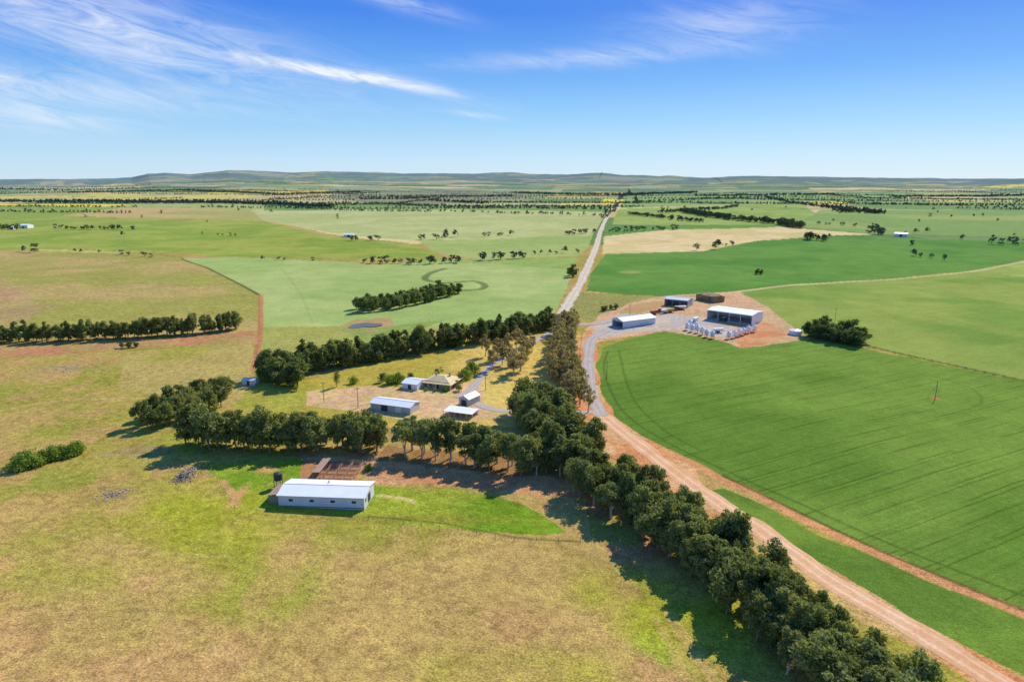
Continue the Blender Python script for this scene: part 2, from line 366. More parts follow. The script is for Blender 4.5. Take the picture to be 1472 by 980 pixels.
COL=COL*(1-eb[:,None])+S(80,100,68)*eb[:,None]
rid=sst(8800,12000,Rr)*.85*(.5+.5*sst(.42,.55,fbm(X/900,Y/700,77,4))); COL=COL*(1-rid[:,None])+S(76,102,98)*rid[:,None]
painted_haze=(1-np.exp(-Rr/16000))*.72; COL=COL*(1-painted_haze[:,None])+S(138,168,184)*painted_haze[:,None]  # aerial haze painted into the ground colour, bluer with distance
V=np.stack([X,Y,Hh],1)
ii=np.arange((nr-1)*na).reshape(nr-1,na)[:,:-1].ravel()
Q=np.stack([ii,ii+na,ii+na+1,ii+1],1)
m,t=newmat('ground_cover'); o=t.n('ShaderNodeOutputMaterial'); b=t.n('ShaderNodeBsdfDiffuse'); tc=t.n('ShaderNodeTexCoord')
ac=t.n('ShaderNodeAttribute',attribute_name='gcol'); at=t.n('ShaderNodeAttribute',attribute_name='tram'); ar=t.n('ShaderNodeAttribute',attribute_name='rgh')
oc=tc.outputs['Object']
nA=t.noise(oc,.35,4,.75); nB=t.noise(oc,2.4,2,.75); nC=t.noise(oc,.045,2,.6)
fA=t.m('ADD',1.0,t.m('MULTIPLY',t.m('MULTIPLY',t.m('SUBTRACT',nA,.5),1.8),ar.outputs['Fac']))
fB=t.m('ADD',1.0,t.m('MULTIPLY',t.m('MULTIPLY',t.m('SUBTRACT',nB,.5),2.0),t.m('ADD',ar.outputs['Fac'],.25)))
fC=t.m('ADD',1.0,t.m('MULTIPLY',t.m('SUBTRACT',nC,.5),.45))
sx=t.n('ShaderNodeSeparateXYZ'); t.l(oc,sx.inputs[0])
nx,ny=-31/67.5,60/67.5
pd=t.m('ADD',t.m('MULTIPLY',sx.outputs[0],nx),t.m('MULTIPLY',sx.outputs[1],ny))
ppd=t.m('ADD',t.m('MULTIPLY',sx.outputs[0],ny),t.m('MULTIPLY',sx.outputs[1],-nx))
pdw=t.m('ADD',pd,t.m('MULTIPLY',t.m('SUBTRACT',nC,.5),1.2))
def tramset(sp,wd,offx):
    q=t.m('ADD',t.m('DIVIDE',pdw,sp),offx)
    ln=t.m('SUBTRACT',1.0,t.m('MULTIPLY',t.m('ABSOLUTE',t.m('SUBTRACT',t.m('FRACT',q),.5)),sp/wd),clamp=True)
    cx=t.n('ShaderNodeCombineXYZ'); t.l(t.m('MULTIPLY',ppd,.03),cx.inputs[0]); t.l(t.m('FLOOR',q),cx.inputs[1]); cx.inputs[2].default_value=offx*7
    return t.m('MULTIPLY',ln,t.rng(t.noise(cx.outputs[0],1.0,0,.5),.44,.56,0,1))
tl=t.m('ADD',t.m('MULTIPLY',tramset(8.2,.5,.13),.45),t.m('MULTIPLY',tramset(8.2,.45,.36),.35))
tl=t.m('MULTIPLY',tl,at.outputs['Fac'])
cx2=t.n('ShaderNodeCombineXYZ'); t.l(t.m('MULTIPLY',ppd,.02),cx2.inputs[0]); t.l(t.m('MULTIPLY',pd,.9),cx2.inputs[1])
rowsn=t.m('MULTIPLY',t.m('SUBTRACT',t.noise(cx2.outputs[0],1.0,1,.6),.5),t.m('MULTIPLY',at.outputs['Fac'],.4))
tot=t.m('MULTIPLY',t.m('MULTIPLY',t.m('MULTIPLY',fA,fB),fC),t.m('ADD',t.m('SUBTRACT',1.0,tl),rowsn))
vs=t.scale(ac.outputs['Color'],tot)
hs=t.mix(t.m('MULTIPLY',t.rng(nA,.52,.7,0,.45),ar.outputs['Fac']),vs,t.mix(1.0,vs,(.80,.95,.60,1),'MULTIPLY'))
t.l(hs,b.inputs['Color'])
bp=t.n('ShaderNodeBump'); bp.inputs['Strength'].default_value=.6; bp.inputs['Distance'].default_value=.4
t.l(t.noise(oc,.8,2,.7),bp.inputs['Height']); t.l(bp.outputs[0],b.inputs['Normal']); t.l(b.outputs[0],o.inputs[0])
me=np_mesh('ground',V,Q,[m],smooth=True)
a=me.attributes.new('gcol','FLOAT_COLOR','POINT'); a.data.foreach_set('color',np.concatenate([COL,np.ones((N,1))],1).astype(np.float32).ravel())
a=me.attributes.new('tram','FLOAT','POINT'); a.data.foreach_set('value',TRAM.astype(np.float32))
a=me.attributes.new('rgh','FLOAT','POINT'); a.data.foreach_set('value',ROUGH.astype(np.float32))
link(bpy.data.objects.new('ground',me))
# ---------- roads ----------
def road(name,pts,w,mat,z=.06,step=3):
    c=smooth_pts(pts,step); V=[];F=[];lat=[]; nl=9
    for i,(x,y) in enumerate(c):
        a=c[max(i-1,0)];b_=c[min(i+1,len(c)-1)]; tx,ty=b_[0]-a[0],b_[1]-a[1]; L=math.hypot(tx,ty)+1e-9; nx_,ny_=-ty/L,tx/L
        wl=w/2*(1+.3*(float(vn(x/8,y/8,60))-.5)*2); wr=w/2*(1+.3*(float(vn(x/8,y/8,61))-.5)*2)
        rd=math.hypot(x,y)
        for k in range(nl):
            q=-1+2*k/(nl-1); ww=wl if q<0 else wr
            vx,vy=x+nx_*q*ww,y+ny_*q*ww
            V.append((vx,vy,Z(vx,vy)+z+rd*.00012+(-.05 if abs(q)==1 else 0))); lat.append(q)
    for i in range(len(c)-1):
        for k in range(nl-1): F.append((i*nl+k+1,i*nl+k,(i+1)*nl+k,(i+1)*nl+k+1))
    ob=mesh(name,V,F,mat,None,True)
    at=ob.data.attributes.new('lat','FLOAT','POINT'); at.data.foreach_set('value',np.array(lat,np.float32)); return ob
road('dirt_road',[(1600,1080),(1440,982),(1330,915),(1200,838),(1100,768),(1000,700),(940,655),(890,617),(858,590)],6.8,M['dirt'])
road('gravel_road',[(866,598),(852,570),(846,540),(846,508),(853,486),(876,473),(905,468),(940,468)],6.0,M['gravel'],.10)
road('country_road',[(798,470),(812,445),(835,405),(855,360),(872,315),(893,283),(907,273)],8.5,M['paleroad'],.06,8)
road('gravel_road',[(800,466),(825,466),(850,466),(880,460),(905,452)],7,M['gravel'],.14)
road('driveway',[(800,472),(775,488),(735,508),(706,526),(690,545),(676,560),(662,572)],4.2,M['gravel'],.08)
road('driveway',[(852,592),(800,592),(740,591),(705,588),(682,578)],4.0,M['gravel'],.10)
# ---------- trees ----------
def frus(p0,p1,r0,r1,n=6):
    p0=np.array(p0,float);p1=np.array(p1,float);d_=p1-p0;L=np.linalg.norm(d_)+1e-9;d_=d_/L
    a=np.cross(d_,[0.3,1,0.1]);a/=np.linalg.norm(a);b_=np.cross(d_,a)
    an=np.arange(n)*2*math.pi/n
    ring=np.outer(np.cos(an),a)+np.outer(np.sin(an),b_)
    V=np.concatenate([p0+ring*r0,p1+ring*r1]); i=np.arange(n);j=(i+1)%n
    return V,np.stack([i,j,j+n,i+n],1)
def tree_arr(rng,H=12,R=4.5,cb=2.0,nc=20,nl=5000,leaf=.45,tr=.28,crad=(.28,.45),top=.5,sq=.9,spread=.8):
    Vs=[];Qs=[];mi=[];var=[];nv=0
    def add(V,Q,mt,vr):
        nonlocal nv
        Vs.append(V);Qs.append(Q+nv);nv+=len(V);mi.extend([mt]*len(Q));var.extend(list(vr))
    C=[]
    hh=(H-cb)/2; zc=cb+hh
    while len(C)<nc:
        p=rng.uniform(-1,1,3)
        if np.linalg.norm(p)>1: continue
        rad=R*rng.uniform(*crad)
        z=zc+p[2]*(hh-rad*.55)
        wd=R*.85*(1-.28*max(p[2],0)*top*2)
        C.append((p[0]*wd,p[1]*wd,z,rad))
    C=np.array(C)
    if tr>0:
        pts=[np.array([0,0,-.4])]; 
        for k in range(1,5): pts.append(np.array([rng.normal(0,.18)*k,rng.normal(0,.18)*k,(cb+hh*1.3)*k/4]))
        for k in range(4):
            V,Qq=frus(pts[k],pts[k+1],tr*(1-.2*k)*(1.25 if k==0 else 1),tr*(1-.2*(k+1))); add(V,Qq,1,[.5]*len(Qq))
        for k in range(min(9,nc)):
            c=C[k]; s_=pts[1+k%3]; mid=(s_+c[:3])/2+np.array([0,0,-.3])
            V,Qq=frus(s_,mid,tr*.45,tr*.3,5); add(V,Qq,1,[.5]*len(Qq)); V,Qq=frus(mid,c[:3],tr*.3,tr*.1,5); add(V,Qq,1,[.5]*len(Qq))
    w=C[:,3]**2; w/=w.sum(); ci=rng.choice(nc,nl,p=w); cv=rng.uniform(0,1,nc)
    dr=rng.normal(size=(nl,3)); dr[:,2]+=.35; dr/=np.linalg.norm(dr,axis=1)[:,None]
    rad=C[ci,3]*(rng.uniform(.45,1.0,nl)+np.abs(rng.normal(0,.30,nl)))
    pos=C[ci,:3]+dr*rad[:,None]*np.array([1,1,sq])
    nn=dr+rng.normal(size=(nl,3))*spread; nn[:,2]+=.25; nn/=np.linalg.norm(nn,axis=1)[:,None]
    tt=np.cross(nn,rng.normal(size=(nl,3))); tt/=np.linalg.norm(tt,axis=1)[:,None]; bb=np.cross(nn,tt)
    sz=leaf*rng.uniform(.4,1.3,nl)[:,None]*.5; el=rng.uniform(.4,1,nl)[:,None]
    Vq=np.stack([pos-tt*sz-bb*sz*el*.4,pos+bb*-sz*el+tt*sz*.3,pos+tt*sz+bb*sz*el*.3,pos+bb*sz*el-tt*sz*.2],1).reshape(-1,3)
    add(Vq,np.arange(nl*4).reshape(nl,4),0,np.clip(cv[ci]*.5+rng.uniform(0,.6,nl),0,1))
    return np.concatenate(Vs),np.concatenate(Qs),np.array(mi),np.array(var)
def tmesh(name,mats,**k):
    V,Q_,mi,var=tree_arr(RNG,**k); return np_mesh(name,V,Q_,mats,mi,var)
TA=[tmesh('acacia_crown',[M['leaf'],M['bark']],H=12,R=RNG.uniform(3.7,4.9),cb=RNG.uniform(.4,2.0),nc=46,nl=3800,leaf=.66,crad=(.14,.30)) for _ in range(8)]
TP=[tmesh('windbreak_crown',[M['leaf'],M['bark']],H=12,R=RNG.uniform(2.7,3.3),cb=.4,nc=34,nl=2200,leaf=.8,crad=(.18,.36),top=1.45) for _ in range(5)]
TG=[tmesh('gum_crown',[M['leafgum'],M['barkpale']],H=13,R=RNG.uniform(3.4,4.4),cb=2.8,nc=26,nl=2000,leaf=.6,crad=(.16,.30),tr=.3) for _ in range(4)]
TE=[tmesh('eucalypt_crown',[M['leaf'],M['barkpale']],H=14,R=RNG.uniform(3.6,4.6),cb=3.8,nc=30,nl=2800,leaf=.66,crad=(.16,.32),tr=.32) for _ in range(4)]
TD=[tmesh('dark_crown',[M['leafdark'],M['bark']],H=11,R=4.2,cb=.3,nc=32,nl=2600,leaf=.75,crad=(.18,.34)) for _ in range(3)]
TB=[tmesh('shrub_crown',[M['leafbright'],M['bark']],H=4,R=3,cb=-.3,nc=20,nl=1800,leaf=.45,tr=.12) for _ in range(3)]
TS=[tmesh('garden_crown',[M['leaf'],M['bark']],H=4,R=2.2,cb=0,nc=12,nl=900,leaf=.45,tr=.12) for _ in range(3)]
TC=[tmesh('cypress_crown',[M['leafdark'],M['bark']],H=9,R=1.1,cb=.3,nc=22,nl=1000,leaf=.4,crad=(.6,.9),tr=.15)]
HT={id(TA):12,id(TP):12,id(TG):13,id(TE):14,id(TD):11,id(TB):4,id(TS):4,id(TC):9}
def put(name,lib,x,y,h,parent=None,wid=1.0):
    me_=random.choice(lib); ob=bpy.data.objects.new(name,me_); s=h/HT[id(lib)]
    ob.location=(x,y,Z(x,y)); ob.rotation_euler=(random.uniform(-.06,.06),random.uniform(-.06,.06),random.uniform(0,6.28))
    ob.scale=(s*wid*random.uniform(.8,1.2),s*wid*random.uniform(.8,1.2),s*random.uniform(.88,1.12)); return link(ob,parent)
def row(name,lib,pts,sp,h,rows=1,gap=4,jit=1.0,parent=None,wid=1.0,hv=.15,skip=0):
    w=[P(*p) for p in pts]; acc=0
    for a,b_ in zip(w[:-1],w[1:]):
        L=math.hypot(b_[0]-a[0],b_[1]-a[1]); tx,ty=(b_[0]-a[0])/L,(b_[1]-a[1])/L
        s=acc
        while s<L:
            for r_ in range(rows):
                if random.random()<skip: continue
                o_=(r_-(rows-1)/2)*gap+random.uniform(-jit,jit); q=s+random.uniform(-jit,jit)
                put(name,lib if not isinstance(lib,tuple) else random.choice(lib),a[0]+tx*q-ty*o_,a[1]+ty*q+tx*o_,h*random.uniform(1-hv,1+hv),parent,wid)
            s+=sp
        acc=s-L
row('acacia_tree',(TA,TA,TE),[(850,700),(938,750),(1050,836),(1142,925),(1225,1000),(1310,1090)],4.7,11,4,4.4,1.6,None,.95,.25,.04)
row('acacia_tree',TA,[(275,638),(330,643),(400,646),(470,643),(560,646)],5.2,13.5,2,5,1.5,None,1,.2)
row('eucalyptus_tree',TE,[(586,652),(640,660),(700,668)],5.4,14,2,5,1.3)
row('acacia_tree',(TA,TE),[(690,668),(760,678),(850,682)],5.2,13,2,6,1.5)
row('acacia_tree',TA,[(765,600),(790,625),(815,650),(838,672)],5.6,13.5,3,6,1.7)
row('eucalyptus_tree',TE,[(752,592),(775,590),(800,612)],6,13,1,6,1.5)
row('gum_tree',TG,[(818,472),(812,500),(812,530),(822,560),(832,592)],5,12.5,2,5,1.8)
row('gum_tree',TG,[(802,480),(800,500),(794,530),(798,560)],6,12,1,5,1.6)
for p in [(708,532),(722,524),(738,540),(748,533),(728,512),(756,520),(742,503),(698,512),(765,506),(715,518),(735,526),(750,510)]:
    put('gum_tree',TG,*P(*p),random.uniform(10,13.5),None,1.1)
for p in [(206,612),(222,616),(240,612),(262,604),(282,600),(300,592),(318,585),(326,572),(310,566),(285,574),(262,580),(245,590),(225,600),(300,578),(270,592),(216,602),(236,602),(252,606),(290,586)]:
    put('acacia_tree',TA,*P(*p),random.uniform(8.5,11),None,1.0)
for p in [(28,676),(40,672),(52,668),(64,664),(78,660),(92,658),(104,655),(110,652),(34,668)]:
    put('green_shrub',TB,*P(*p),random.uniform(4,5.2))
e=empty('tree_belt',0,0,0); row('acacia_tree',(TA,TP),[(-60,494),(5,492),(100,489),(200,485),(300,478),(343,473)],4.8,11,2,5,1.4,e,1.0,.2,.04)
e=empty('tree_belt',0,0,0); row('acacia_tree',(TP,TP,TD),[(440,533),(500,524),(560,513),(620,502),(680,492),(740,482),(795,470)],4.2,12.5,2,6.5,1.3,e,1.05,.18)
for p in [(380,545),(392,549),(404,552),(416,555),(428,553),(396,538),(412,542),(432,540)]:
    put('acacia_tree',TD,*P(*p),random.uniform(12,15),None,1.05)
e=empty('tree_belt',0,0,0); row('acacia_tree',(TA,TD),[(520,446),(560,442),(600,434),(650,420)],7,9.5,3,8,2.4,e,1.15)
e=empty('tree_belt',0,0,0); row('acacia_tree',TD,[(1172,482),(1200,488),(1240,496)],5,10.5,3,6,1.5,e,1.15)
for p,h in [((824,398),13),((819,396),9),((867,447),4),((186,500),4),((176,500),3.5),((196,499),3.5),((1088,394),6),((1094,394),5),((870,446),4),((885,444),4),((878,445),3.5)]:
    put('bush' if h<7 else 'acacia_tree',TD,*P(*p),h,None,1.4 if h<7 else 1)
put('cypress_tree',TC,*P(484,556),9)
for p,h in [((550,549),4.5),((560,552),4),((572,550),5),((590,548),4),((602,558),2.5),((650,553),4),((656,556),3.5),((662,550),4.5),((640,562),2.5),((625,563),2),((668,545),5),((612,562),2),((553,545),3),((672,540),4.5),((508,551),3.2),((425,562),2.5),((632,541),4.5),((660,562),3),((585,556),2.2),((680,535),5),((520,700),1.6),((530,675),2)]:
    put('garden_shrub',TS if random.random()<.6 else TB,*P(*p),h)
LOD=[tree_arr(RNG,H=10,R=4.2,cb=.3,nc=10,nl=130,leaf=1.8,tr=0) for _ in range(5)]
LOW=[tree_arr(RNG,H=10,R=4.8,cb=-.3,nc=6,nl=24,leaf=4.4,tr=0) for _ in range(5)]
def mass(name,plist,lib,mat=None,wide=1.0):
    Vs=[];Qs=[];vr=[];nv=0
    for (x,y,h) in plist:
        V,Q_,mi,var=random.choice(lib); s=h/10; a=random.uniform(0,6.28); ca,sa=math.cos(a)*s*wide*random.uniform(.9,1.3),math.sin(a)*s*wide*random.uniform(.9,1.3)
        W=np.stack([V[:,0]*ca-V[:,1]*sa+x,V[:,0]*sa+V[:,1]*ca+y,V[:,2]*s+Z(x,y)],1)
        Vs.append(W);Qs.append(Q_+nv);nv+=len(W);vr.append(np.clip(var*.7+random.uniform(0,.4),0,1))
    me_=np_mesh(name,np.concatenate(Vs),np.concatenate(Qs),[mat or M['leaffar']],None,np.concatenate(vr)); link(bpy.data.objects.new(name,me_))
def along(pts,sp,h,jit=3,rows=1,skip=0.0,hv=.3):
    w=[P(*p) for p in pts]; out=[]
    for a,b_ in zip(w[:-1],w[1:]):
        L=math.hypot(b_[0]-a[0],b_[1]-a[1]); n=max(1,int(L/sp))
        for i in range(n):
            for r_ in range(rows):
                if random.random()<skip: continue
                q=i/n; out.append((a[0]+(b_[0]-a[0])*q+random.gauss(0,jit),a[1]+(b_[1]-a[1])*q+random.gauss(0,jit)+(r_-(rows-1)/2)*8,h*random.uniform(1-hv,1+hv)))
    return out
mid=[]
for a in [([(-30,330),(40,331)],14,11,9,2,.1),([(80,329),(200,331)],8,8,3,1,.15),([(110,363),(232,371)],13,6,2,1,.3),([(265,335),(350,340)],16,5,3,1,.4),([(378,374),(462,376)],14,5,2,1,.4),
          ([(525,378),(582,379)],6,8,3,1,.05),([(584,380),(672,377)],6,8,3,1,.1),([(690,374),(762,371)],7,8,3,1,.1),([(764,366),(842,364)],9,7,3,1,.2),
          ([(505,346),(550,346)],8,8,4,1,.1),([(604,345),(640,344)],9,9,4,1,.1),([(640,341),(660,341)],8,13,3,1,0),([(696,340),(752,338)],10,8,4,1,.2),([(812,338),(862,334)],10,9,4,1,.1),
          ([(878,334),(980,330)],8,9,4,1,.05),([(980,306),(1040,315),(1120,321),(1150,329)],8,12,8,3,.1),([(905,311),(1010,320)],9,9,5,2,.2),([(1155,345),(1196,346)],7,11,5,2,.0),
          ([(1312,368),(1372,375)],12,8,2,1,.1),([(1003,360),(1018,360)],9,10,2,1,0),([(1030,358),(1042,358)],7,13,2,1,0),([(1024,356),(1060,352)],15,6,2,1,.2),
          ([(1252,336),(1275,338)],9,17,5,2,0),([(1310,352),(1312,353)],5,8,1,1,0),([(1380,345),(1398,345)],14,9,2,1,0),([(1432,352),(1472,350),(1520,352)],13,10,6,2,.2),([(38,362),(62,362)],7,11,3,1,0),
          ([(1175,322),(1240,325)],14,8,5,1,.3),([(1200,303),(1262,306)],9,12,8,3,.05),([(950,308),(1060,296)],12,9,6,2,.1)]:
    mid+=along(a[0],a[1],a[2],a[3],a[4],a[5])
for _ in range(42):
    px=random.uniform(870,1500); py=random.uniform(292,345)
    if px<1150 and py>318: continue
    x,y=P(px,py); mid.append((x,y,random.uniform(5,11)))
for _ in range(8):
    x,y=P(random.uniform(-50,860),random.uniform(290,345)); mid.append((x,y,random.uniform(5,9)))
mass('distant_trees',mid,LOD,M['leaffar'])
far=[]
for a in [([(-60,291),(150,289),(350,294),(480,299)],8,12,6,3,.02),([(380,297),(520,304),(700,308),(868,312)],11,7,4,1,.15),([(480,296),(560,294),(720,300),(880,303)],9,9,4,1,.05),
          ([(100,281),(260,278),(400,282),(520,278)],12,12,7,2,.05),([(-60,276),(100,277),(200,276)],16,12,8,2,.1),([(740,278),(900,281),(1000,277)],12,13,14,3,.05),([(900,291),(1100,286),(1180,296)],10,10,7,1,.1),
          ([(1180,296),(1270,306)],10,11,8,2,.1),([(1200,290),(1470,297)],11,9,7,1,.1),([(560,284),(740,282)],11,11,7,2,.1),([(620,289),(700,292)],10,11,8,2,.05),([(520,288),(620,286)],10,11,7,2,.05),
          ([(884,296),(896,281),(905,275)],30,8,7,1,.2),([(868,316),(884,296)],20,8,8,1,.3),([(0,296),(200,299)],11,8,5,1,.2),([(1280,283),(1480,281)],12,12,8,2,.1),([(1000,283),(1200,280)],12,12,8,2,.1)]:
    far+=along(*a[:6])
ct,st_=math.cos(th),math.sin(th)
for _ in range(120):
    r_=math.exp(random.uniform(math.log(2600),math.log(11500))); a=random.uniform(-.75,.75); x,y=r_*math.sin(a),r_*math.cos(a)
    vv=x*st_+y*ct; vv2=round(vv/RW)*RW; y+=(vv2-vv)*ct; x+=(vv2-vv)*st_
    dx,dy=((ct,-st_) if random.random()<.85 else (st_,ct)); L=random.uniform(250,1000)*(1+r_/6000); sp=8+r_/500
    for i in range(int(L/sp)):
        if random.random()<.04: continue
        far.append((x+dx*i*sp+random.gauss(0,2.5),y+dy*i*sp+random.gauss(0,2.5),random.uniform(6.5,11)))
for _ in range(55):
    r_=math.exp(random.uniform(math.log(1900),math.log(8000))); a=random.uniform(-.75,.75)
    far.append((r_*math.sin(a),r_*math.cos(a),random.uniform(5,10)))
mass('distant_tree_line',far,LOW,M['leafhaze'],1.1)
# ---------- buildings ----------
def site(name,pL,pR,dz=0.0):
    a=P(*pL);b_=P(*pR); yaw=math.atan2(b_[1]-a[1],b_[0]-a[0]); L=math.hypot(b_[0]-a[0],b_[1]-a[1])
    return empty(name,a[0],a[1],Z(*a)+dz,yaw),L
def gable(e,L,D,h,rise,wall,roof,axis='x',open_=None,bays=4,o=.4,wins=0,door=None,base=-1.0,open_end=False):
    th_=.15
    if axis=='x':
        if open_!='near': box('front_wall',0,L,0,th_,base,h,wall,e)
        else:
            multibox('bay_posts',[(L*k/bays-.15,L*k/bays+.15,.0,.3,base,h) for k in range(0,bays+1)],wall,e)
            box('header_beam',.16,L-.16,.32,.5,h-.7,h-.02,wall,e)
        box('rear_wall',0,L,D-th_,D,base,h,wall,e)
        for x0,nm in ((0.002,'end_wall_left'),(L-th_-.002,'end_wall_right')):
            if open_end and x0<1: pts=[(th_+.01,h*.82),(D-th_-.01,h*.82),(D-th_-.01,h-.02),(D/2,h+rise-.12),(th_+.01,h-.02)]
            else: pts=[(th_+.01,base),(D-th_-.01,base),(D-th_-.01,h-.02),(D/2,h+rise-.12),(th_+.01,h-.02)]
            V=[(x0,p[0],p[1]) for p in pts]+[(x0+th_,p[0],p[1]) for p in pts]; n=5
            F=[tuple(range(n-1,-1,-1)),tuple(range(n,2*n))]+[(i,(i+1)%n,(i+1)%n+n,i+n) for i in range(n)]
            mesh(nm,V,F,wall,e)
        sl=rise/(D/2)
        slab('roof_near',[(-o,-o,h-o*sl+.03),(L+o,-o,h-o*sl+.03),(L+o,D/2,h+rise+.03),(-o,D/2,h+rise+.03)],.08,roof,e)
        slab('roof_far',[(-o,D/2+.01,h+rise+.03),(L+o,D/2+.01,h+rise+.03),(L+o,D+o,h-o*sl+.03),(-o,D+o,h-o*sl+.03)],.08,roof,e)
        multibox('ridge_cap',[(-o-.02,L+o+.02,D/2-.22,D/2+.22,h+rise+.035,h+rise+.09)],roof,e)
        multibox('gutter',[(-o,L+o,-o-.16,-o-.005,h-o*sl-.12,h-o*sl+.04)],M['frame'],e)
    else:
        sl=rise/(L/2)
        box('side_wall_left',0,th_,0,D,base,h,wall,e); box('side_wall_right',L-th_,L,0,D,base,h,wall,e)
        for y0,nm in ((0.002,'front_gable'),(D-th_-.002,'rear_gable')):
            pts=[(th_+.01,base),(L-th_-.01,base),(L-th_-.01,h-.02),(L/2,h+rise-.12),(th_+.01,h-.02)]; n=5
            V=[(p[0],y0,p[1]) for p in pts]+[(p[0],y0+th_,p[1]) for p in pts]
            F=[tuple(range(n)),tuple(range(2*n-1,n-1,-1))]+[(i,i+n,(i+1)%n+n,(i+1)%n) for i in range(n)]
            mesh(nm,V,F,wall,e)
        slab('roof_left',[(-o,-o,h-o*sl+.03),(L/2,-o,h+rise+.03),(L/2,D+o,h+rise+.03),(-o,D+o,h-o*sl+.03)],.08,roof,e)
        slab('roof_right',[(L/2+.01,-o,h+rise+.03),(L+o,-o,h-o*sl+.03),(L+o,D+o,h-o*sl+.03),(L/2+.01,D+o,h+rise+.03)],.08,roof,e)
    if wins:
        for k in range(wins):
            x=L*(k+.6)/wins*.98
            box('window_frame_%d'%k,x-.75,x+.75,-.05,-.004,h*.42,h*.42+1.0,M['frame'],e)
            box('window_%d'%k,x-.62,x+.62,-.08,-.053,h*.42+.13,h*.42+.87,M['glass'],e)
    if door:
        x,w,hh=door; box('door',x-w/2,x+w/2,-.07,-.004,0,hh,M['dark'],e)
e,L=site('shearing_shed',(401,727),(524,733))
gable(e,L,10.5,3.6,1.0,M['steel'],M['roofwhite'],wins=4)
multibox('sill_trim',[(-.02,L+.02,-.1,-.004,.0,.3)],M['timber'],e)
multibox('downpipes',[(x-.06,x+.06,-.14,-.02,.3,3.4) for x in (.4,L*.5,L-.4)],M['frame'],e)
slab('lean_to_roof',[(-3.6,1.0,2.7),(-.45,1.0,3.2),(-.45,8.5,3.2),(-3.6,8.5,2.7)],.08,M['rust'],e)
multibox('lean_to_walls',[(-3.5,-3.35,1.1,8.4,-1,2.6),(-3.33,-.02,1.1,1.25,-1,2.6),(-3.33,-.02,8.25,8.4,-1,2.6)],M['timber'],e)
multibox('roof_vents',[(L*.5-.2,L*.5+.2,7.2,7.6,4.3,5.0)],M['roofgrey'],e)
box('end_door',L+.005,L+.06,3.8,6.4,0,2.6,M['dark'],e)
box('end_window',L+.005,L+.06,1.2,2.3,1.5,2.4,M['glass'],e)
t_=empty('water_tank',*P(401,700),Z(*P(401,700)))
lathe('tank',[(1.3,2.5),(1.3,4.6),(.2,5.1)],M['dark'],t_,16); multibox('stand',[(-1.1,-.9,-1.1,-.9,-.5,2.49),(.9,1.1,-1.1,-.9,-.5,2.49),(-1.1,-.9,.9,1.1,-.5,2.49),(.9,1.1,.9,1.1,-.5,2.49)],M['timber'],t_)
e,L=site('stock_yards',(446,692),(505,694))
rails=[];D=14
for k in range(5): 
    x=L*k/4
    for z in (.35,.75,1.15): rails.append((x-.04,x+.04,0.05,D,z,z+.13))
for k in range(5):
    y=D*k/4
    for z in (.42,.82,1.22): rails.append((0,L,y-.04,y+.04,z,z+.13))
for k in range(5):
    for q in range(5): rails.append((L*k/4-.1,L*k/4+.1,D*q/4-.1,D*q/4+.1,-.4,1.5))
multibox('rails',rails,M['rust'],e)
slab('yard_shade_roof',[(0.3,1,2.7),(L*.22,1,2.8),(L*.22,D*.9,2.8),(0.3,D*.9,2.7)],.08,M['rust'],e)
multibox('roof_posts',[(x-.08,x+.08,y-.08,y+.08,0,2.62) for x in (.5,L*.2) for y in (1.3,7,12)],M['timber'],e)
e,L=site('machinery_shed',(533,588),(590,596)); gable(e,L,8,3.0,1.0,M['roofgreen'],M['roofwhite'],wins=0,door=(L*.35,3,2.4))
box('second_door',L*.7-1.4,L*.7+1.4,-.07,-.004,0,2.4,M['frame'],e)
e,L=site('garage',(660,581),(674,584)); gable(e,L,8,3.0,1.3,M['roofgreen'],M['roofwhite'],axis='y',o=.25,door=(L/2,2.6,2.3))
e,L=site('farmhouse',(606,557),(648,562)); D=13.5
multibox('walls',[(1.6,L-1.6,1.6,1.85,-1,3.1),(1.6,L-1.6,D-1.85,D-1.6,-1,3.1),(1.6,1.85,1.86,D-1.86,-1,3.1),(L-1.85,L-1.6,1.86,D-1.86,-1,3.1)],M['stone'],e)
multibox('verandah_posts',[(x-.08,x+.08,y-.08,y+.08,-.5,2.5) for x in (0.1,L*.25,L*.5,L*.75,L-.1) for y in (.1,D-.1)],M['frame'],e)
multibox('windows',[(L*.25-.6,L*.25+.6,1.53,1.595,.9,2.3),(L*.75-.6,L*.75+.6,1.53,1.595,.9,2.3),(L*.5-.5,L*.5+.5,1.53,1.595,0,2.2)],M['glass'],e)
def hip(name,x0,x1,y0,y1,z0,z1,ins,mat,par):
    V=[(x0,y0,z0),(x1,y0,z0),(x1,y1,z0),(x0,y1,z0),(x0+ins,y0+ins,z1),(x1-ins,y0+ins,z1),(x1-ins,y1-ins,z1),(x0+ins,y1-ins,z1)]
    F=[(0,1,5,4),(1,2,6,5),(2,3,7,6),(3,0,4,7),(4,5,6,7),(3,2,1,0)]; return mesh(name,V,F,mat,par)
hip('verandah_roof',-.3,L+.3,-.3,D+.3,2.5,3.1,1.9,M['rooftan'],e)
hip('main_roof',1.3,L-1.3,1.3,D-1.3,3.14,4.9,4.4,M['rooftan'],e)
multibox('chimneys',[(L*.3-.35,L*.3+.35,D*.5-.35,D*.5+.35,4.0,6.0),(L*.72-.35,L*.72+.35,D*.6-.35,D*.6+.35,4.0,6.0)],M['stone'],e)
e,L=site('garden_shed',(578,558),(600,561)); gable(e,L,9,2.7,1.0,M['steellight'],M['roofwhite'],axis='x',o=.3,door=(L*.5,1.6,2.1))
e,L=site('carport',(637,598),(679,603)); D=6.5
slab('roof',[(0,0,2.3),(L,0,2.3),(L,D,2.6),(0,D,2.6)],.08,M['roofwhite'],e)
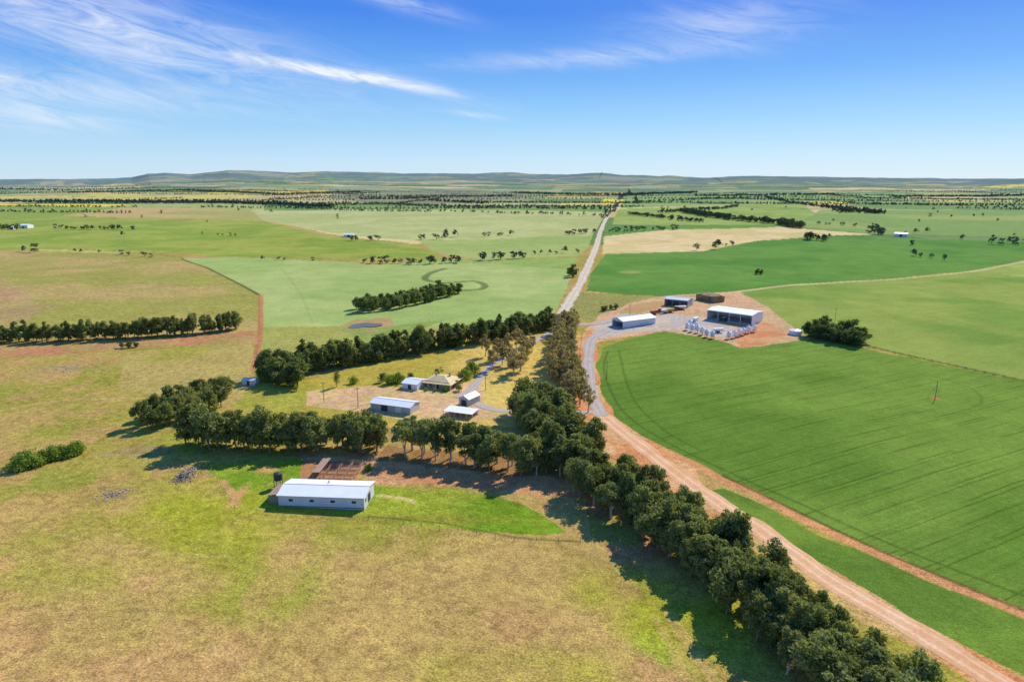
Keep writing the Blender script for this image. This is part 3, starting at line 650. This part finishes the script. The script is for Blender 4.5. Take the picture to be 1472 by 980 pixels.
multibox('posts',[(L*k/5-.07+(.1 if k==0 else -.1),L*k/5+.07+(.1 if k==0 else -.1),y,y+.14,-.5,2.2) for k in range(6) for y in (.1,D-.3)],M['frame'],e)
multibox('rear_wall',[(0.3,L-.3,D-.5,D-.4,-.5,2.2)],M['steel'],e)
e,L=site('pump_shed',(348,553),(366,554)); gable(e,L,4,2.3,.6,M['steel'],M['steel'],o=.2,door=(L*.5,1.2,2))
e,L=site('hay_barn',(895,472),(942,465)); gable(e,L,11,4.6,1.6,M['steel'],M['roofwhite'],open_end=True)
e,L=site('implement_shed',(1016,458),(1080,468)); gable(e,L,18,6.2,1.0,M['steellight'],M['roofwhite'],open_='near',bays=4)
box('floor_slab',.2,L-.2,.35,17.8,-.6,.12,M['concrete'],e)
e,L=site('workshop_shed',(955,439),(988,442)); gable(e,L,12,5.2,.9,M['roofgreen'],M['roofgrey'],open_='near',bays=3)
e,L=site('hay_stack',(1000,431),(1026,436)); n=int(L/2.4); A=[];B=[]
for k in range(n):
    for q in range(5):
        for z in range(5):
            if z==4 and random.random()<.12: continue
            jx,jy=random.uniform(-.08,.08),random.uniform(-.12,.12)
            (A if random.random()<.6 else B).append((k*2.42+jx,k*2.42+2.34+jx,q*2.6+jy,q*2.6+2.5+jy,z*1.0-.2,z*1.0+.76))
multibox('bales',A,M['hay'],e); multibox('weathered_bales',B,M['hayb'],e)
for pL,pR,D,h in [((1285,340),(1304,341),15,5),((494,341),(508,341),12,4),((28,328),(40,328),18,6),((14,330),(20,330),10,5)]:
    e,L=site('farm_shed',pL,pR); gable(e,L,D,h,2,M['steellight'],M['roofwhite'],door=(L*.5,4,3.4))
def silo(px,py,r=1.35,h=2.4):
    x,y=P(px,py); e=empty('field_bin',x,y,Z(x,y),random.uniform(0,6))
    lathe('barrel',[(.25,.6),(r,1.5),(r,1.5+h),(.3,2.3+h),(.3,2.5+h)],M['white'],e,18)
    multibox('legs',[(a*r*.7-.07,a*r*.7+.07,b*r*.7-.07,b*r*.7+.07,-.3,1.4) for a in (-1,1) for b in (-1,1)],M['dark'],e)
for p in [(988,474),(995,476),(1002,478),(1009,481),(1016,484),(1023,486),(991,469),(1000,471),(1048,487),(1055,485),(1062,483),(1069,481),(1076,479),(1084,477)]: silo(p[0]+random.uniform(-1,1),p[1]+random.uniform(-.6,.6))
x,y=P(1143,480); e=empty('rainwater_tank',x,y,Z(x,y)); lathe('tank',[(3.8,-.5),(3.8,2.4),(.4,3.4)],M['white'],e,28); lathe('hatch',[(.5,3.3),(.5,3.6)],M['dark'],e,10)
def tractor(px,py,mat,yaw):
    x,y=P(px,py); e=empty('tractor',x,y,Z(x,y)+.05,yaw)
    multibox('bonnet',[(0.4,2.9,-.55,.55,1.0,1.9),(2.91,3.0,-.5,.5,1.05,1.8)],mat,e)
    multibox('chassis',[(-1.2,2.8,-.35,.35,.7,.99)],M['dark'],e)
    multibox('cab_pillars',[(-1.1,.3,-.75,.75,1.1,1.7),(-1.1,-1,-.75,-.65,1.71,2.9),(-1.1,-1,.65,.75,1.71,2.9),(.2,.3,-.75,-.65,1.71,2.9),(.2,.3,.65,.75,1.71,2.9)],mat,e)
    multibox('cab_glass',[(-.98,.18,-.7,.7,1.72,2.88)],M['glass'],e); multibox('cab_roof',[(-1.2,.4,-.85,.85,2.91,3.08)],M['white'],e)
    multibox('exhaust',[(.9,1.0,.3,.4,1.9,3.0)],M['dark'],e)
    for i,(wx_,wy_,r) in enumerate([(-.6,-.9,.95),(-.6,.9,.95),(2.3,-.8,.6),(2.3,.8,.6)]):
        lathe('wheel_%d'%i,[(r*.55,-.24),(r,-.2),(r,.2),(r*.55,.24)],M['rubber'],e,18,(wx_,wy_,r),'y'); lathe('hub_%d'%i,[(r*.4,-.26),(r*.4,.26)],M['yellow'],e,12,(wx_,wy_,r),'y')
def trailer(px,py,mat,yaw,L=6):
    x,y=P(px,py); e=empty('grain_trailer',x,y,Z(x,y)+.05,yaw)
    V=[(-L/2,-.8,1.2),(L/2,-.8,1.2),(L/2,.8,1.2),(-L/2,.8,1.2),(-L/2-.3,-1.25,2.7),(L/2+.3,-1.25,2.7),(L/2+.3,1.25,2.7),(-L/2-.3,1.25,2.7)]
    mesh('hopper',V,[(0,3,2,1),(4,5,6,7),(0,1,5,4),(1,2,6,5),(2,3,7,6),(3,0,4,7)],mat,e)
    multibox('drawbar',[(L/2,L/2+2,-.08,.08,.7,.85),(-L/2,L/2,-.5,.5,.9,1.19)],M['dark'],e)
    for i,wx_ in enumerate((-1,.2)):
        for s in (-1,1): lathe('wheel',[(.3,-.18),(.5,-.16),(.5,.16),(.3,.18)],M['rubber'],e,16,(wx_,s*1.0,.5),'y')
for p,mt,yw in [((949,449),M['green'],.6),((972,446),M['red'],.4),((1040,462),M['green'],2.4)]: tractor(*p,mt,yw)
for p,mt,yw in [((956,450),M['white'],.5),((963,449),M['yellow'],.5),((980,445),M['white'],.3),((940,452),M['red'],.7),((1032,478),M['white'],.2),((1000,462),M['white'],1)]: trailer(*p,mt,yw)
def pole(px,py,h=9,arm=True,stay=False):
    x,y=P(px,py); e=empty('power_pole',x,y,Z(x,y),random.uniform(-.3,.3))
    lathe('pole',[(.17,-.5),(.11,h)],M['timber'],e,8)
    if arm: multibox('crossarm',[(-1.1,1.1,-.2,-.1,h-.7,h-.5)],M['timber'],e); multibox('insulators',[(a-.06,a+.06,-.2,-.1,h-.49,h-.25) for a in (-1,0.3,1)],M['white'],e)
    if stay:
        for s in (-1,1): mesh('stay',[(0,0,h*.8),(.07,0,h*.8),(s*3+.07,1,0),(s*3,1,0)],[(0,1,2,3)],M['dark'],e)
for p in [(466,578),(515,586),(698,560),(742,612),(872,545),(790,520),(905,455),(1200,462)]: pole(*p)
pole(1344,573,8,False,True)
def rocks(name,cx,cy,n,sp,s0,s1):
    import bmesh
    x0,y0=P(cx,cy); bm=bmesh.new()
    for k in range(n):
        x=x0+random.gauss(0,sp);y=y0+random.gauss(0,sp*.9); s=random.uniform(s0,s1)*random.uniform(.6,1)
        g=bmesh.ops.create_icosphere(bm,subdivisions=1,radius=s)
        for v in g['verts']:
            v.co=v.co*random.uniform(.7,1.2); v.co.z*=.5; v.co.x+=x; v.co.y+=y; v.co.z+=Z(x,y)+s*.05+max(0,1-math.hypot(x-x0,y-y0)/sp)*.4*s1
    me_=bpy.data.meshes.new(name); bm.to_mesh(me_); bm.free(); me_.materials.append(M['rock']); link(bpy.data.objects.new(name,me_))
rocks('rock_pile',165,710,130,2.6,.2,.6); rocks('rock_outcrop',92,530,50,7,.2,.5)
x0,y0=P(268,684); Vs=[];Qs=[];nv=0
for k in range(420):
    a=np.array([x0+random.gauss(0,1.3),y0+random.gauss(0,2.6),0.0]); r_=math.hypot((a[0]-x0)/1.8,(a[1]-y0)/4); a[2]=Z(a[0],a[1])+max(.1,2.4*(1-.6*r_))*random.random()
    b_=a+np.array([random.gauss(0,.8),random.gauss(0,1.1),random.gauss(0,.3)]); v,q=frus(a,b_,.12,.04,4); Vs.append(v);Qs.append(q+nv);nv+=8
link(bpy.data.objects.new('brush_pile',np_mesh('brush_pile',np.concatenate(Vs),np.concatenate(Qs),[M['stick']])))
def fence(pts,sp=5,h=1.25):
    w=[P(*p) for p in pts]; Vs=[];Qs=[];nv=0
    for a,b_ in zip(w[:-1],w[1:]):
        L=math.hypot(b_[0]-a[0],b_[1]-a[1]); n=max(1,int(L/sp)); prev=None
        for i in range(n+1):
            x=a[0]+(b_[0]-a[0])*i/n;y=a[1]+(b_[1]-a[1])*i/n;z=Z(x,y)
            v,q=frus((x,y,z-.3),(x,y,z+h),.07,.06,4);Vs.append(v);Qs.append(q+nv);nv+=8
            if prev is not None:
                for zz in (.4,.75,1.1):
                    v,q=frus((prev[0],prev[1],prev[2]+zz),(x,y,z+zz),.012,.012,4);Vs.append(v);Qs.append(q+nv);nv+=8
            prev=(x,y,z)
    link(bpy.data.objects.new('wire_fence',np_mesh('wire_fence',np.concatenate(Vs),np.concatenate(Qs),[M['timber']])))
fence([(318,700),(338,732),(400,740),(530,746),(740,776),(834,780)]); fence([(300,668),(318,700)]); fence([(262,372),(373,424),(374,478),(366,535)],6); fence([(1165,489),(1250,499),(1472,548)],8)
fence([(150,662),(300,668),(420,660)],5); fence([(838,476),(832,520),(828,560)],5)
x0,y0=P(524,468); n=36; V=[]
for k in range(n):
    a=2*math.pi*k/n; r_=1+.3*math.sin(2*a+1)+.18*math.sin(3*a+2)+.1*math.sin(5*a); V.append((x0+8*r_*math.cos(a),y0+9*r_*math.sin(a),Z(x0,y0)+.3))
mesh('dam_water',V,[tuple(range(n))],M['water'])
# ---------- sky ----------
SUNEL=math.radians(39); sd=(0.60,0.80); rot=math.atan2(sd[0],sd[1]); STR=.13
w=bpy.data.worlds.new('World'); sc.world=w; w.use_nodes=True; t=NT(w.node_tree)
o=t.n('ShaderNodeOutputWorld'); bg=t.n('ShaderNodeBackground'); bg.inputs[1].default_value=STR
sk=t.n('ShaderNodeTexSky',sky_type='NISHITA',sun_disc=False,sun_elevation=SUNEL,sun_rotation=rot); sk.altitude=100; sk.air_density=1.0; sk.dust_density=.3; sk.ozone_density=2.0
tc=t.n('ShaderNodeTexCoord'); sx=t.n('ShaderNodeSeparateXYZ'); t.l(tc.outputs['Generated'],sx.inputs[0])
azn=t.m('ARCTAN2',sx.outputs[0],sx.outputs[1]); eln=t.m('ARCSINE',sx.outputs[2])
def ae(px,py):
    u=(px-736)/FP;v=(490-py)/FP;dy=CP+v*SP;dz=v*CP-SP; return math.atan2(u,dy),math.atan2(dz,math.hypot(u,dy))
cr=t.n('ShaderNodeValToRGB'); t.l(t.rng(eln,0,.35,0,1),cr.inputs[0])
els=cr.color_ramp.elements; els[0].position=0;els[0].color=(.58,.78,.95,1); els[1].position=1;els[1].color=(.05,.22,.72,1)
for p_,c_ in [(.08,(.49,.74,.97)),(.22,(.28,.60,.96)),(.40,(.10,.38,.92)),(.62,(.015,.20,.84))]:
    q=els.new(p_); q.color=(*c_,1)
skc=t.mix(.85,sk.outputs[0],t.scale(cr.outputs[0],1/STR))
mask=None
def blob(px,py,hx,hy,tilt,amp):
    global mask
    a0,e0=ae(px,py); sxr,syr=hx/FP,hy/FP; c,s=math.cos(tilt),math.sin(tilt)
    da=t.m('SUBTRACT',azn,a0); de=t.m('SUBTRACT',eln,e0)
    u=t.m('DIVIDE',t.m('ADD',t.m('MULTIPLY',da,c),t.m('MULTIPLY',de,s)),sxr); v=t.m('DIVIDE',t.m('SUBTRACT',t.m('MULTIPLY',de,c),t.m('MULTIPLY',da,s)),syr)
    g=t.m('MULTIPLY',t.m('EXPONENT',t.m('MULTIPLY',t.m('ADD',t.m('MULTIPLY',u,u),t.m('MULTIPLY',v,v)),-1.0)),amp)
    mask=g if mask is None else t.m('ADD',mask,g)
for b_ in [(120,28,240,42,-.2,1.0),(20,122,190,18,-.06,.75),(30,168,90,16,-.03,.75),(485,106,85,6,-.13,2.4),(610,128,80,9,-.2,.6),(685,166,36,4,-.12,.5),(840,84,160,12,.04,.5),(1040,36,110,30,.05,.5),(590,8,70,10,-.2,.5)]: blob(*b_)
cx=t.n('ShaderNodeCombineXYZ')
t.l(t.m('ADD',t.m('MULTIPLY',azn,6.0),t.m('MULTIPLY',eln,2.0)),cx.inputs[0]); t.l(t.m('ADD',t.m('MULTIPLY',eln,30),t.m('MULTIPLY',azn,5.0)),cx.inputs[1])
n1=t.noise(cx.outputs[0],1.7,6,.66,.9)
cl=t.m('MULTIPLY',t.rng(n1,.30,.74,0,1),mask); cl=t.m('MINIMUM',cl,.92)
fin=t.mix(cl,skc,(.92/STR,.95/STR,1/STR,1))
t.l(fin,bg.inputs[0]); t.l(bg.outputs[0],o.inputs[0])
sl=bpy.data.lights.new('sun','SUN'); sl.energy=4.95; sl.angle=math.radians(.5); sl.color=(1,.93,.82)
so=bpy.data.objects.new('sun',sl); link(so)
v=Vector((sd[0]*math.cos(SUNEL),sd[1]*math.cos(SUNEL),math.sin(SUNEL))); so.rotation_euler=v.to_track_quat('Z','Y').to_euler()
cam=bpy.data.cameras.new('camera'); cam.lens=24; cam.sensor_width=36; cam.clip_end=200000; cam.clip_start=.5
co=bpy.data.objects.new('camera',cam); co.location=(0,0,CZ); co.rotation_euler=(math.pi/2-PITCH,0,0); link(co); sc.camera=co
